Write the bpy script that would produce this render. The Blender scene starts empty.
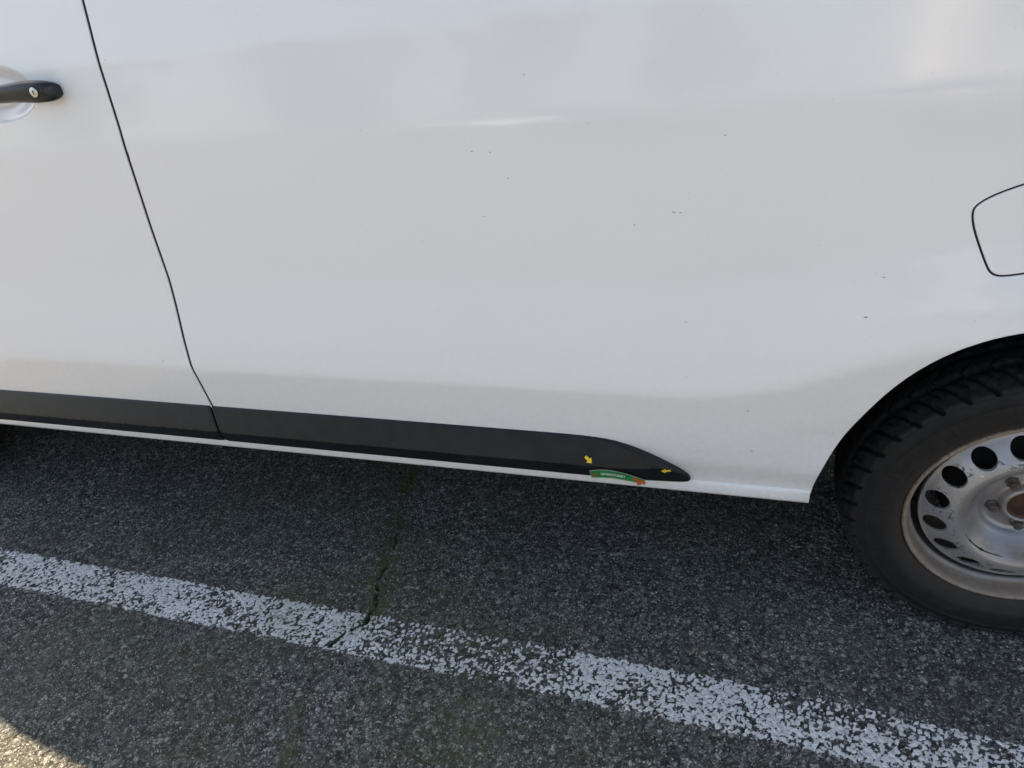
import bpy, math, random
import numpy as np
from mathutils import Vector, Matrix
from mathutils.geometry import delaunay_2d_cdt

# ------------------------------------------------------------------ scene, camera, sky, sun
sc = bpy.context.scene
COL = sc.collection
cam_d = bpy.data.cameras.new('camera'); cam = bpy.data.objects.new('camera', cam_d); COL.objects.link(cam)
PITCH, YAW, ROLL, FPX = 0.55525, -0.35832, -0.13859, 674.33
fw = Vector((math.sin(YAW)*math.cos(PITCH), math.cos(YAW)*math.cos(PITCH), -math.sin(PITCH)))
rt = Vector((math.cos(YAW), -math.sin(YAW), 0)); up = rt.cross(fw)
r2 = rt*math.cos(ROLL)+up*math.sin(ROLL); u2 = -rt*math.sin(ROLL)+up*math.cos(ROLL)
M = Matrix((r2, u2, -fw)).transposed().to_4x4(); M.translation = Vector((-0.57432, -1.09903, 1.31643))
cam.matrix_world = M
cam_d.sensor_width = 36; cam_d.lens = FPX/1024*36; cam_d.clip_start = 0.02; cam_d.clip_end = 1500
sc.camera = cam
SUN = Vector((-1.10, 0.515, 1.0)).normalized()          # towards the sun
el = math.asin(SUN.z)
w = bpy.data.worlds.new('World'); sc.world = w; w.use_nodes = True
nt = w.node_tree; bg = nt.nodes['Background']
sky = nt.nodes.new('ShaderNodeTexSky'); sky.sky_type = 'NISHITA'; sky.sun_disc = False
sky.sun_elevation = el; sky.sun_rotation = math.atan2(SUN.x, SUN.y)
sky.air_density = 1.0; sky.dust_density = 1.6; sky.ozone_density = 1.0
hs_ = nt.nodes.new('ShaderNodeHueSaturation'); hs_.inputs['Saturation'].default_value = .84   # hazy sky, camera balanced for shade
tint = nt.nodes.new('ShaderNodeMix'); tint.data_type = 'RGBA'; tint.blend_type = 'MULTIPLY'; tint.inputs[0].default_value = 1; tint.inputs[7].default_value = (1.04, 1.0, .95, 1)
nt.links.new(sky.outputs[0], hs_.inputs['Color']); nt.links.new(hs_.outputs[0], tint.inputs[6])
nt.links.new(tint.outputs[2], bg.inputs[0]); bg.inputs[1].default_value = 0.072
sd = bpy.data.lights.new('sun', 'SUN'); sd.energy = 5.0; sd.angle = math.radians(0.53); sd.color = (1, .785, .55)
so = bpy.data.objects.new('sun', sd); COL.objects.link(so); so.rotation_euler = SUN.to_track_quat('Z', 'Y').to_euler()
sc.view_settings.view_transform = 'Standard'; sc.view_settings.look = 'None'
sc.view_settings.gamma = 1; sc.view_settings.exposure = 2.06

# ------------------------------------------------------------------ materials
class NT:
    def __init__(s, name):
        s.m = bpy.data.materials.new(name); s.m.use_nodes = True; s.t = s.m.node_tree
        s.b = s.t.nodes['Principled BSDF']; s.out = s.t.nodes['Material Output']
    def n(s, kind, **kw):
        x = s.t.nodes.new('ShaderNode'+kind)
        for k, v in kw.items():
            if k in x.inputs.keys(): s.set(x.inputs[k], v)
            else: setattr(x, k, v)
        return x
    def set(s, inp, v):
        if isinstance(v, bpy.types.NodeSocket): s.t.links.new(v, inp)
        elif isinstance(v, tuple) and len(v) == 3 and inp.type == 'RGBA': inp.default_value = (*v, 1)
        else: inp.default_value = v
    def bs(s, **kw):
        for k, v in kw.items(): s.set(s.b.inputs[k.replace('_', ' ')], v)
    def co(s): return s.n('TexCoord').outputs['Object']
    def noise(s, scale, detail=3, co=None, rough=.5, out='Fac'):
        x = s.n('TexNoise', Scale=scale, Detail=detail, Roughness=rough)
        s.t.links.new(co or s.co(), x.inputs['Vector']); return x.outputs[out]
    def math(s, op, a, b=0.0, c=None, clamp=False):
        x = s.t.nodes.new('ShaderNodeMath'); x.operation = op; x.use_clamp = clamp
        s.set(x.inputs[0], a); s.set(x.inputs[1], b)
        if c is not None: s.set(x.inputs[2], c)
        return x.outputs[0]
    def ramp(s, fac, a, b, lo=0.0, hi=1.0):
        x = s.n('MapRange'); s.set(x.inputs[0], fac); s.set(x.inputs[1], a); s.set(x.inputs[2], b)
        s.set(x.inputs[3], lo); s.set(x.inputs[4], hi); return x.outputs[0]
    def mix(s, fac, a, b):
        x = s.t.nodes.new('ShaderNodeMix'); x.data_type = 'RGBA'
        s.set(x.inputs[0], fac); s.set(x.inputs[6], a); s.set(x.inputs[7], b); return x.outputs[2]
    def attr(s, name): return s.n('Attribute', attribute_name=name).outputs['Fac']
    def bump(s, h, strength=.3, dist=.001, normal=None):
        x = s.n('Bump'); s.set(x.inputs['Strength'], strength); s.set(x.inputs['Distance'], dist); s.set(x.inputs['Height'], h)
        if normal: s.set(x.inputs['Normal'], normal)
        return x.outputs[0]

def mat_simple(name, col, rough=.5, metal=0.0, var=.15, scale=40, bumpd=0.0, coat=0.0):
    k = NT(name); n = k.noise(scale, 4)
    c = k.mix(n, tuple(v*(1-var) for v in col), tuple(min(1, v*(1+var)) for v in col))
    k.bs(Base_Color=c, Roughness=rough, Metallic=metal, Coat_Weight=coat)
    if bumpd: k.bs(Normal=k.bump(k.noise(scale*12, 3), .5, bumpd))
    return k.m

def mat_paint():
    k = NT('white_van_paint'); co = k.co()
    big = k.noise(2.2, 4, co); fine = k.noise(90, 4, co); dust = k.noise(900, 2, co)
    z = k.n('SeparateXYZ', Vector=co).outputs[2]
    c = k.mix(k.ramp(big, .3, .7), (.80, .805, .81), (.815, .81, .80))
    low = k.math('MULTIPLY', k.ramp(z, .36, .75, 1, 0), k.ramp(fine, .35, .75), clamp=True)
    c = k.mix(k.math('MULTIPLY', low, .22), c, (.52, .50, .46))
    xx_ = k.n('SeparateXYZ', Vector=co)
    ra = k.math('SQRT', k.math('ADD', k.math('POWER', xx_.outputs[0], 2), k.math('POWER', k.math('SUBTRACT', z, .35), 2)))
    spray = k.math('MULTIPLY', k.ramp(ra, .56, .40), k.ramp(k.noise(45, 6, co, .7), .48, .75), clamp=True)
    c = k.mix(k.math('MULTIPLY', spray, .09), c, (.40, .37, .32))
    # grains of dirt
    v = k.n('TexVoronoi', Scale=210.0, feature='F1'); k.t.links.new(co, v.inputs['Vector'])
    s1 = k.math('LESS_THAN', v.outputs['Distance'], .17)
    s2 = k.math('GREATER_THAN', k.n('SeparateXYZ', Vector=v.outputs['Color']).outputs[0], .985)
    c = k.mix(k.math('MULTIPLY', k.math('MULTIPLY', s1, s2), .35), c, (.25, .22, .18))
    film = k.ramp(k.noise(7, 5, co, .6), .35, .7)
    k.bs(Base_Color=c, Roughness=.42, Specular_IOR_Level=.35, Coat_Weight=1.0, Coat_IOR=1.5,
         Coat_Roughness=k.math('MULTIPLY_ADD', film, .07, .065))
    nb = k.bump(k.noise(260, 2, co), .05, .0006); nb = k.bump(k.noise(14, 2, co), .10, .004, nb)
    k.bs(Normal=nb); k.b.inputs['Coat Normal'].default_value = (0, 0, 0); k.set(k.b.inputs['Coat Normal'], nb)
    return k.m

def mat_trim():
    k = NT('black_trim_plastic'); co = k.co()
    d = k.ramp(k.noise(25, 5, co, .65), .4, .75)
    c = k.mix(d, (.0045, .006, .008), (.013, .014, .016))
    k.bs(Base_Color=c, Roughness=k.math('MULTIPLY_ADD', d, .14, .30), Specular_IOR_Level=.32)
    k.bs(Normal=k.bump(k.noise(1500, 2, co), .25, .0004)); return k.m

def mat_rubber():
    k = NT('tyre_rubber'); co = k.co()
    s = k.n('SeparateXYZ', Vector=co)
    r = k.math('SQRT', k.math('ADD', k.math('POWER', s.outputs[0], 2), k.math('POWER', s.outputs[2], 2)))
    d = k.ramp(k.noise(30, 6, co, .65), .35, .75)
    c = k.mix(d, (.0055, .0055, .0055), (.016, .015, .0145))
    dust = k.math('MULTIPLY', k.ramp(r, .30, .325), k.ramp(k.noise(90, 4, co), .4, .7))
    c = k.mix(dust, c, (.030, .031, .034))
    brown = k.math('MULTIPLY', k.ramp(r, .26, .225), .35)
    c = k.mix(brown, c, (.07, .055, .042))
    grit = k.math('GREATER_THAN', k.noise(300, 2, co), .74)
    c = k.mix(k.math('MULTIPLY', grit, .4), c, (.2, .18, .15))
    k.bs(Base_Color=c, Roughness=.72, Specular_IOR_Level=.35)
    k.bs(Normal=k.bump(k.noise(420, 3, co), .35, .0006)); return k.m

def mat_rim():
    k = NT('worn_silver_steel'); co = k.co()
    s = k.n('SeparateXYZ', Vector=co)
    r = k.math('SQRT', k.math('ADD', k.math('POWER', s.outputs[0], 2), k.math('POWER', s.outputs[2], 2)))
    n1 = k.noise(38, 6, co, .7); n2 = k.noise(150, 5, co, .7); n3 = k.noise(14, 4, co, .6)
    base = k.mix(k.ramp(n3, .35, .65), (.31, .315, .34), (.43, .41, .38))
    dirt = k.math('MULTIPLY', k.ramp(k.math('ABSOLUTE', k.math('SUBTRACT', r, .105)), .03, .0), k.ramp(n3, .3, .6))
    c = k.mix(k.math('MULTIPLY', dirt, .85), base, (.17, .115, .075))
    edge = k.ramp(r, .196, .204)                       # flange: brake dust and rust bloom
    film = k.math('MULTIPLY', edge, k.ramp(n1, .18, .50), clamp=True)
    c = k.mix(k.math('MULTIPLY', film, .85), c, (.23, .165, .105))
    lip = k.ramp(r, .2135, .2185)
    chips = k.math('MULTIPLY', lip, k.ramp(n2, .50, .60), clamp=True)
    c = k.mix(k.math('MULTIPLY', chips, .85), c, (.10, .065, .045))
    ring = k.math('MULTIPLY', k.ramp(k.math('ABSOLUTE', k.math('SUBTRACT', r, .150)), .026, .012), k.ramp(n1, .54, .60), clamp=True)
    flake = k.math('MULTIPLY', ring, k.ramp(n2, .44, .52), clamp=True)
    c = k.mix(flake, c, (.035, .037, .045))
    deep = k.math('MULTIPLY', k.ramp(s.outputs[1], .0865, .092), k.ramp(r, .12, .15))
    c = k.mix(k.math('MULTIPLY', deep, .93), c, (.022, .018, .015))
    hub = k.math('MULTIPLY', k.ramp(r, .085, .05), k.ramp(n1, .35, .6), clamp=True)
    c = k.mix(k.math('MULTIPLY', hub, .6), c, (.22, .17, .13))
    bad = k.math('MAXIMUM', k.math('MAXIMUM', k.math('MAXIMUM', flake, deep), chips), k.math('MULTIPLY', film, .6))
    k.bs(Base_Color=c, Metallic=k.math('MULTIPLY_ADD', bad, -.45, .45), Roughness=k.math('MULTIPLY_ADD', bad, .45, .36))
    k.bs(Normal=k.bump(k.math('ADD', n2, k.math('MULTIPLY', flake, -.8)), .2, .0008)); return k.m

def mat_ground(line=False):
    k = NT('worn_line_paint' if line else 'weathered_asphalt'); co = k.co()
    far = k.attr('far'); vf = k.n('TexVoronoi', Scale=95.0); k.t.links.new(co, vf.inputs['Vector']); vs = k.n('SeparateXYZ', Vector=vf.outputs['Color'])
    def pick(n_, o_): return k.math('ADD', k.math('MULTIPLY', k.attr(n_), k.math('SUBTRACT', 1.0, far)), k.math('MULTIPLY', vs.outputs[o_], far))
    rnd = pick('rnd', 0); rnd2 = pick('rnd2', 1); hg = k.attr('hgt'); moss = k.attr('moss'); crack = k.attr('crack')
    big = k.noise(1.3, 5, co, .6); fine = k.noise(420, 4, co, .7)
    c = k.mix(k.ramp(rnd, .0, .8), (.024, .027, .024), (.158, .163, .147))
    c = k.mix(k.ramp(rnd, .84, .92), c, (.30, .295, .28))
    c = k.mix(k.math('MULTIPLY', k.ramp(rnd2, .90, .93), .8), c, (.48, .45, .40))
    c = k.mix(k.ramp(rnd2, .10, .04), c, (.016, .017, .019))
    c = k.mix(k.ramp(hg, .50, .12, 0, .9), c, (.010, .011, .012))
    v = k.n('TexVoronoi', Scale=330.0); k.t.links.new(co, v.inputs['Vector'])
    sp = k.n('SeparateXYZ', Vector=v.outputs['Color']).outputs[0]
    c = k.mix(k.math('MULTIPLY', k.ramp(sp, .89, .94), k.ramp(hg, .2, .5, 0, .85)), c, (.52, .50, .46))
    v3 = k.n('TexVoronoi', Scale=95.0); k.t.links.new(co, v3.inputs['Vector'])
    pit = k.math('MULTIPLY', k.ramp(v3.outputs['Distance'], .32, .22), k.math('GREATER_THAN', k.n('SeparateXYZ', Vector=v3.outputs['Color']).outputs[1], .80))
    c = k.mix(k.math('MULTIPLY', pit, .85), c, (.008, .008, .009))
    c = k.mix(k.attr('stain'), c, (.20, .20, .19)); c = k.mix(k.attr('rust'), c, (.17, .11, .07))
    mid = k.noise(4.5, 4, co, .6); c = k.mix(k.ramp(mid, .40, .68, 0, .28), c, (.055, .053, .050))
    c = k.mix(k.ramp(big, .35, .7, 0, .30), c, (.085, .080, .074))
    v4 = k.n('TexVoronoi', Scale=440.0); k.t.links.new(co, v4.inputs['Vector'])
    gr = k.ramp(k.n('SeparateXYZ', Vector=v4.outputs['Color']).outputs[2], 0, 1, .50, 1.75)
    gm = k.n('VectorMath', operation='SCALE'); k.t.links.new(c, gm.inputs[0]); k.set(gm.inputs['Scale'], gr); c = gm.outputs[0]
    c = k.mix(k.ramp(fine, .3, .7, .30, 0), c, (.02, .02, .02))
    mm = k.math('MULTIPLY', moss, k.ramp(k.noise(60, 5, co, .7), .35, .65), clamp=True)
    c = k.mix(mm, c, (.070, .082, .030))
    c = k.mix(k.math('MULTIPLY', crack, .9), c, (.014, .018, .007))
    k.bs(Base_Color=c, Roughness=.88, Specular_IOR_Level=.25)
    v2 = k.n('TexVoronoi', Scale=230.0); k.t.links.new(co, v2.inputs['Vector'])
    k.bs(Normal=k.bump(fine, .8, .0016, k.bump(k.math('MULTIPLY', v2.outputs['Distance'], -1.0), .9, .0022)))
    if line:
        p = k.attr('paint')
        wh = k.mix(k.ramp(k.noise(120, 4, co), .3, .7), (.50, .50, .49), (.80, .80, .78))
        wh = k.mix(k.math('MULTIPLY', mm, .6), wh, (.25, .27, .18))
        wh = k.mix(k.ramp(k.noise(500, 3, co), .55, .8, 0, .35), wh, (.25, .25, .25))
        k.bs(Base_Color=wh, Roughness=.75)
        a = k.math('ADD', p, k.math('MULTIPLY', k.math('SUBTRACT', k.noise(330, 4, co, .6), .5), .55))
        k.bs(Alpha=k.ramp(a, .47, .55))
    return k.m

MP = mat_paint(); MT = mat_trim(); MRub = mat_rubber(); MRim = mat_rim()
MBlack = mat_simple('dark_cavity', (.010, .010, .011), .8)
MLiner = mat_simple('wheel_arch_liner', (.020, .020, .020), .9, bumpd=.002)
MHandle = mat_simple('handle_plastic', (.004, .006, .009), .30, bumpd=.0002)
MLock = mat_simple('lock_metal', (.55, .55, .54), .35, .9)
MBolt = mat_simple('dirty_bolt_steel', (.16, .14, .12), .5, .7, .5, 90)
MHub = mat_simple('rusty_hub', (.11, .060, .032), .8, .2, .5, 60, .002)
MGlass = mat_simple('tinted_window_glass', (.02, .024, .026), .10, coat=.5)
MLamp = mat_simple('lamp_lens', (.5, .5, .5), .1, coat=1)
MRed = mat_simple('red_lamp_lens', (.35, .02, .02), .1, coat=1)
MYel = mat_simple('yellow_sticker', (.80, .58, .03), .5)
MGreen = mat_simple('green_sticker', (.018, .25, .055), .35, var=.35, scale=120)
MWhiteS = mat_simple('white_sticker_print', (.75, .78, .72), .4)
MOrange = mat_simple('orange_sticker_print', (.62, .13, .03), .4, var=.4, scale=200)
MOlive = mat_simple('olive_sticker_print', (.17, .15, .03), .4, var=.4, scale=200)
MSpeck = mat_simple('dirt_speck', (.24, .21, .18), .8)

# ------------------------------------------------------------------ object helpers
def link(name, me, mat, parent=None, loc=None):
    if mat is not None and not me.materials: me.materials.append(mat)
    o = bpy.data.objects.new(name, me); COL.objects.link(o)
    if parent: o.parent = parent
    if loc is not None: o.location = loc
    return o
def tag(o, label=None, cat=None, group=None, kind=None):
    for k, v in (('label', label), ('category', cat), ('group', group), ('kind', kind)):
        if v: o[k] = v
    return o
def empty(name, loc=(0, 0, 0), rz=0):
    o = bpy.data.objects.new(name, None); COL.objects.link(o); o.location = loc; o.rotation_euler = (0, 0, rz)
    o.empty_display_size = .1; return o
def meshd(name, V, F, smooth=True):
    me = bpy.data.meshes.new(name); me.from_pydata([tuple(map(float, v)) for v in V], [], [tuple(map(int, f)) for f in F]); me.update()
    if smooth: me.polygons.foreach_set('use_smooth', [True]*len(me.polygons))
    return me
def copy_tree(o, parent=None):
    c = o.copy(); COL.objects.link(c); c.parent = parent
    for ch in list(o.children): copy_tree(ch, c)
    return c

def lathe(name, prof, n=96, closed=False):
    """profile of (r, y) turned round the Y axis"""
    V = []; F = []; m = len(prof)
    for i in range(n):
        a = 2*math.pi*i/n
        for r, y in prof: V.append((r*math.cos(a), y, r*math.sin(a)))
    for i in range(n):
        j = (i+1) % n
        for k in range(m-1 if not closed else m):
            l = (k+1) % m
            F.append((i*m+k, i*m+l, j*m+l, j*m+k))
    return meshd(name, V, F)

def box(V, F, c, s, rz=0.0):
    b = len(V); ca, sa = math.cos(rz), math.sin(rz)
    for dx in (-.5, .5):
        for dy in (-.5, .5):
            for dz in (-.5, .5):
                x, y = dx*s[0], dy*s[1]
                V.append((c[0]+x*ca-y*sa, c[1]+x*sa+y*ca, c[2]+dz*s[2]))
    for f in ((0, 1, 3, 2), (4, 6, 7, 5), (0, 4, 5, 1), (2, 3, 7, 6), (0, 2, 6, 4), (1, 5, 7, 3)): F.append(tuple(b+i for i in f))

# ------------------------------------------------------------------ the van's side surface  y = S(x, z)
_cz = np.array([.30, .345, .388, .44, .49, .56, .598, .612, .68, .75, .82, .95, 1.10, 1.25, 1.40, 1.60, 1.80, 1.95])
_cy = np.array([.006, .002, -.0005, -.0185, -.0290, -.0375, -.0425, -.045, -.036, -.024, -.014, -.006, .001, .018, .048, .100, .160, .215])
_zz = np.arange(.25, 2.0, .002); _yy = np.interp(_zz, _cz, _cy)
_k = np.exp(-.5*(np.arange(-30, 31)*.002/.009)**2); _k /= _k.sum()
_yy = np.convolve(np.pad(_yy, 30, mode='edge'), _k, 'valid')
_wx = np.array([-9, -.62, -.50, -.42, -.34, -.26, -.18, -.08, .08, .3, .5, 9]); _wd = np.array([0, 0, .02, .05, .09, .12, .14, .15, .15, .13, .06, .0])
_xx = np.arange(-5, 2, .005); _dd = np.interp(_xx, _wx, _wd)
_k2 = np.exp(-.5*(np.arange(-30, 31)*.005/.03)**2); _k2 /= _k2.sum()
_dd = np.convolve(np.pad(_dd, 30, mode='edge'), _k2, 'valid')
def S(x, z):
    x = np.asarray(x, float); z = np.asarray(z, float)
    D = np.interp(x, _xx, _dd)
    w = np.clip((1.15-z)/.5, 0, 1); w = w*w*(3-2*w)
    v = np.clip((z-.42)/.12, 0, 1); v = v*v*(3-2*v)
    y = np.interp(z-D*w*v, _zz, _yy)
    y = y+.30*np.clip((-3.45-x)/.7, 0, 2)**2.2+.05*np.clip((x-.75)/.25, 0, 2)**3
    y = y+.0005*np.sin(3.1*x+2*z)+.0003*np.sin(7.3*x-5.1*z+1)
    y = y+.0012*np.exp(-((x+.62)/.07)**2-((z-.80)/.020)**2)+.0009*np.exp(-((x+.42)/.15)**2-((z-.815+.12*(x+.4))/.024)**2)
    return y
WID = 1.86
ZW = .318                                              # hub height
def gapx(z): return np.interp(z, [.37, .5, .67, .8, .94, 1.13, 1.35, 1.8], [-1.755, -1.752, -1.7465, -1.7405, -1.7385, -1.727, -1.726, -1.735])

def resample(pts, sp):
    P = [np.array(pts[0], float)]
    n = len(pts)
    for i in range(n):
        a = np.array(pts[i], float); b = np.array(pts[(i+1) % n], float); L = np.linalg.norm(b-a)
        m = max(1, int(round(L/sp)))
        for j in range(1, m+1): P.append(a+(b-a)*j/m)
    return np.array(P[:-1])
def smooth_closed(pts, it=2):
    """Chaikin corner cutting"""
    P = np.array(pts, float)
    for _ in range(it):
        Q = np.roll(P, -1, 0); P = np.stack([.75*P+.25*Q, .25*P+.75*Q], 1).reshape(-1, 2)
    return P
def smooth_open(pts, it=2):
    P = np.array(pts, float)
    for _ in range(it):
        a, b = P[:-1], P[1:]
        P = np.vstack([P[:1], np.stack([.75*a+.25*b, .25*a+.75*b], 1).reshape(-1, 2)[1:-1], P[-1:]])
    return P
def area(P): return .5*np.sum(P[:, 0]*np.roll(P[:, 1], -1)-np.roll(P[:, 0], -1)*P[:, 1])
def inside(Q, P):
    x, y = Q[:, 0], Q[:, 1]; r = np.zeros(len(Q), bool)
    for (x0, y0), (x1, y1) in zip(P, np.roll(P, -1, 0)):
        c = ((y0 > y) != (y1 > y))
        if y0 != y1: r ^= c & (x < (x1-x0)*(y-y0)/(y1-y0)+x0)
    return r
def dist(Q, loops):
    d = np.full(len(Q), 9e9)
    for P in loops:
        for a, b in zip(P, np.roll(P, -1, 0)):
            e = b-a; L = e@e+1e-18; t = np.clip(((Q-a)@e)/L, 0, 1)
            d = np.minimum(d, np.hypot(*(Q-a-t[:, None]*e).T))
    return d

def panel(name, outline, mat, parent, Sf=S, holes=(), step=.03, sp=.012, r=.002, wall=.012, mirror=False, extra=None, hole_wall=None, noround=False):
    """skin cut to an outline in x,z on the surface y = Sf(x,z): rounded edge of radius r and a return flange `wall` deep"""
    loops = [resample(outline, sp)]+[resample(h, sp) for h in holes]
    if area(loops[0]) < 0: loops[0] = loops[0][::-1]
    for i in range(1, len(loops)):
        if area(loops[i]) > 0: loops[i] = loops[i][::-1]
    pts = []; edges = []
    for P in loops:
        b = len(pts); n = len(P); pts += list(P); edges += [(b+i, b+(i+1) % n) for i in range(n)]
    nb = len(pts); add = []
    for P in loops:
        t = np.roll(P, -1, 0)-np.roll(P, 1, 0); t /= np.linalg.norm(t, axis=1)[:, None]+1e-12
        nrm = np.stack([-t[:, 1], t[:, 0]], 1)
        for d in (.15*r, .45*r, r, 2.5*r): 
            Q = P+nrm*d; add.append(Q[dist(Q, loops) > d*.8])
    x0, z0 = loops[0].min(0); x1, z1 = loops[0].max(0)
    gx, gz = np.meshgrid(np.arange(x0, x1, step), np.arange(z0, z1, step*.5))
    G = np.stack([gx.ravel(), gz.ravel()], 1)
    if extra is not None: G = np.vstack([G, extra])
    G = G[inside(G, loops[0])]
    for h in loops[1:]: G = G[~inside(G, h)]
    G = G[dist(G, loops) > 2.9*r]
    allp = np.vstack([np.array(pts)]+add+[G])
    res = delaunay_2d_cdt([Vector(p) for p in allp], edges, [], 0, 1e-7)
    V2 = np.array([tuple(v) for v in res[0]]); T = np.array([f for f in res[2] if len(f) == 3])
    c = V2[T].mean(1); ok = inside(c, loops[0])
    for h in loops[1:]: ok &= ~inside(c, h)
    T = T[ok]
    def Sfull(Q):
        y = Sf(Q[:, 0], Q[:, 1])
        if noround: return y
        d = dist(Q, loops); k = np.clip(1-d/r, 0, 1)
        return y+r*(1-np.sqrt(np.maximum(0, 1-k*k)))
    y = Sfull(V2); e = 2e-4
    def grad(Q):
        gx_ = (Sf(Q[:, 0]+e, Q[:, 1])-Sf(Q[:, 0]-e, Q[:, 1]))/(2*e); gz_ = (Sf(Q[:, 0], Q[:, 1]+e)-Sf(Q[:, 0], Q[:, 1]-e))/(2*e)
        N = np.stack([gx_, -np.ones(len(Q)), gz_], 1)
        return N
    N = grad(V2)
    if not noround:                                     # lean the normal outwards along the rounded edge
        d0 = dist(V2, loops); ee = 1e-4
        dx = (dist(V2+[ee, 0], loops)-dist(V2-[ee, 0], loops))/(2*ee); dz = (dist(V2+[0, ee], loops)-dist(V2-[0, ee], loops))/(2*ee)
        k = np.clip(1-d0/r, 0, .93); sl = k/np.sqrt(1-k*k)
        N[:, 0] -= sl*dx; N[:, 2] -= sl*dz
    N /= np.linalg.norm(N, axis=1)[:, None]
    V = [(p[0], yy, p[1]) for p, yy in zip(V2, y)]; F = [tuple(t) for t in T]
    # orient faces towards -y
    F = [(f if (V2[f[1]]-V2[f[0]])[0]*(V2[f[2]]-V2[f[0]])[1]-(V2[f[1]]-V2[f[0]])[1]*(V2[f[2]]-V2[f[0]])[0] > 0 else f[::-1]) for f in F]
    Nn = [tuple(n) for n in N]
    for li, P in enumerate(loops):
        wd = wall if (li == 0 or hole_wall is None) else hole_wall
        if wd <= 0: continue
        b = len(V); n = len(P); yy = Sfull(P)
        t = np.roll(P, -1, 0)-np.roll(P, 1, 0); t /= np.linalg.norm(t, axis=1)[:, None]+1e-12
        for dep in (0, wd):
            for p, q, tt in zip(P, yy, t): V.append((p[0], q+dep, p[1])); Nn.append((tt[1], 0, -tt[0]))
        for i in range(n): j = (i+1) % n; F.append((b+i, b+n+i, b+n+j, b+j))
    if mirror:
        V = [(a, WID-b, c) for a, b, c in V]; F = [f[::-1] for f in F]; Nn = [(a, -b, c) for a, b, c in Nn]
    me = meshd(name, V, F)
    me.normals_split_custom_set_from_vertices(Nn)
    return link(name, me, mat, parent)

def arc(cx, cz, r, a0, a1, n):
    return [(cx+r*math.cos(math.radians(a0+(a1-a0)*i/n)), cz+r*math.sin(math.radians(a0+(a1-a0)*i/n))) for i in range(n+1)]

# ------------------------------------------------------------------ the ground
rs = np.random.RandomState(7)
HT = rs.rand(1 << 16)
def hsh(i, j, s): return HT[(i*73856093 ^ j*19349663 ^ s*83492791) & 0xffff]
def vnoise(x, y, cell, s):
    u, v = x/cell, y/cell; i = np.floor(u).astype(np.int64); j = np.floor(v).astype(np.int64); a = u-i; b = v-j
    a = a*a*(3-2*a); b = b*b*(3-2*b)
    return (hsh(i, j, s)*(1-a)+hsh(i+1, j, s)*a)*(1-b)+(hsh(i, j+1, s)*(1-a)+hsh(i+1, j+1, s)*a)*b
def fbm(x, y, cell, s, o=3):
    t = 0; w = 0
    for k in range(o): t = t+vnoise(x, y, cell/2**k, s+k)*.5**k; w += .5**k
    return t/w
def worley(x, y, cell, s):
    u, v = x/cell, y/cell; i0 = np.floor(u).astype(np.int64); j0 = np.floor(v).astype(np.int64)
    f1 = np.full(x.shape, 9.); f2 = f1.copy(); rid = np.zeros(x.shape)
    for di in (-1, 0, 1):
        for dj in (-1, 0, 1):
            i, j = i0+di, j0+dj
            d = np.hypot(i+hsh(i, j, s)-u, j+hsh(i, j, s+1)-v)
            rr = hsh(i, j, s+2); c = d < f1
            f2 = np.where(c, f1, np.minimum(f2, d)); rid = np.where(c, rr, rid); f1 = np.where(c, d, f1)
    return f1, f2, rid
CR = np.array([(-1.49, .42), (-1.47, .25), (-1.44, .147), (-1.415, .06), (-1.398, .0), (-1.404, -.05), (-1.392, -.104), (-1.372, -.16), (-1.380, -.195), (-1.405, -.24), (-1.432, -.285), (-1.425, -.36), (-1.412, -.43), (-1.385, -.50), (-1.362, -.57), (-1.34, -.75), (-1.36, -1.0)])
def ground_data(x, y):
    wx = x+.004*(fbm(x, y, .03, 50, 2)-.5); wy = y+.004*(fbm(x, y, .03, 60, 2)-.5)
    f1, f2, r1 = worley(wx, wy, .0118, 3); g1, g2, q1 = worley(wx+3, wy+1, .0068, 11)
    st = np.clip((f2-f1)*2.0, 0, 1)**.6*(.35+.65*r1); sm = np.clip((g2-g1)*2.0, 0, 1)**.6*(.3+.7*q1)
    h = np.maximum(st, sm*.75)
    which = st >= sm*.75
    rnd = np.where(which, r1*7.77 % 1, q1*5.55 % 1)
    pts = np.stack([x.ravel(), y.ravel()], 1); d = np.full(len(pts), 9.)
    near = (np.abs(pts[:, 0]+1.41) < .35) & (pts[:, 1] < .6) & (pts[:, 1] > -1.1)
    CRJ = resample(CR, .012)[:int(len(resample(CR, .012))*.5)+1]
    CRJ = CRJ+np.stack([(fbm(CRJ[:, 0]*3, CRJ[:, 1], .03, 70, 4)-.5)*.040, np.zeros(len(CRJ))], 1)
    Q = pts[near]; dd = np.full(len(Q), 9.)
    for a, b in zip(CRJ[:-1], CRJ[1:]):
        e = b-a; t = np.clip(((Q-a)@e)/(e@e), 0, 1); dd = np.minimum(dd, np.hypot(*(Q-a-t[:, None]*e).T))
    d[near] = dd; d = d.reshape(x.shape)
    str_ = np.clip(1.2-np.abs(y+.12)/.27, .12, 1)
    wdt = (.0004+.0056*fbm(x, y, .022, 80, 3))*np.clip(str_*1.3+.15, 0, 1)
    crack = np.clip(1.6-d/wdt, 0, 1)*np.clip(str_+.30, 0, 1)
    moss = np.clip(1-d/.045, 0, 1)**1.1*4.6*np.clip(fbm(x, y, .045, 85, 4)-.28, 0, 1)+2.0*np.exp(-((x+1.35)/.75)**2)*np.clip(fbm(x, y, .20, 90, 4)-.30, 0, 1)
    crack = crack*np.clip((fbm(x, y, .018, 95, 2)-.32)*5, .15, 1)
    z = .0056*np.minimum(h, .68)-.007*crack+.003*(fbm(x, y, .4, 100, 2)-.5)-.003
    return z, h, rnd, np.where(which, q1, (r1*3.3) % 1), moss, crack

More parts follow.
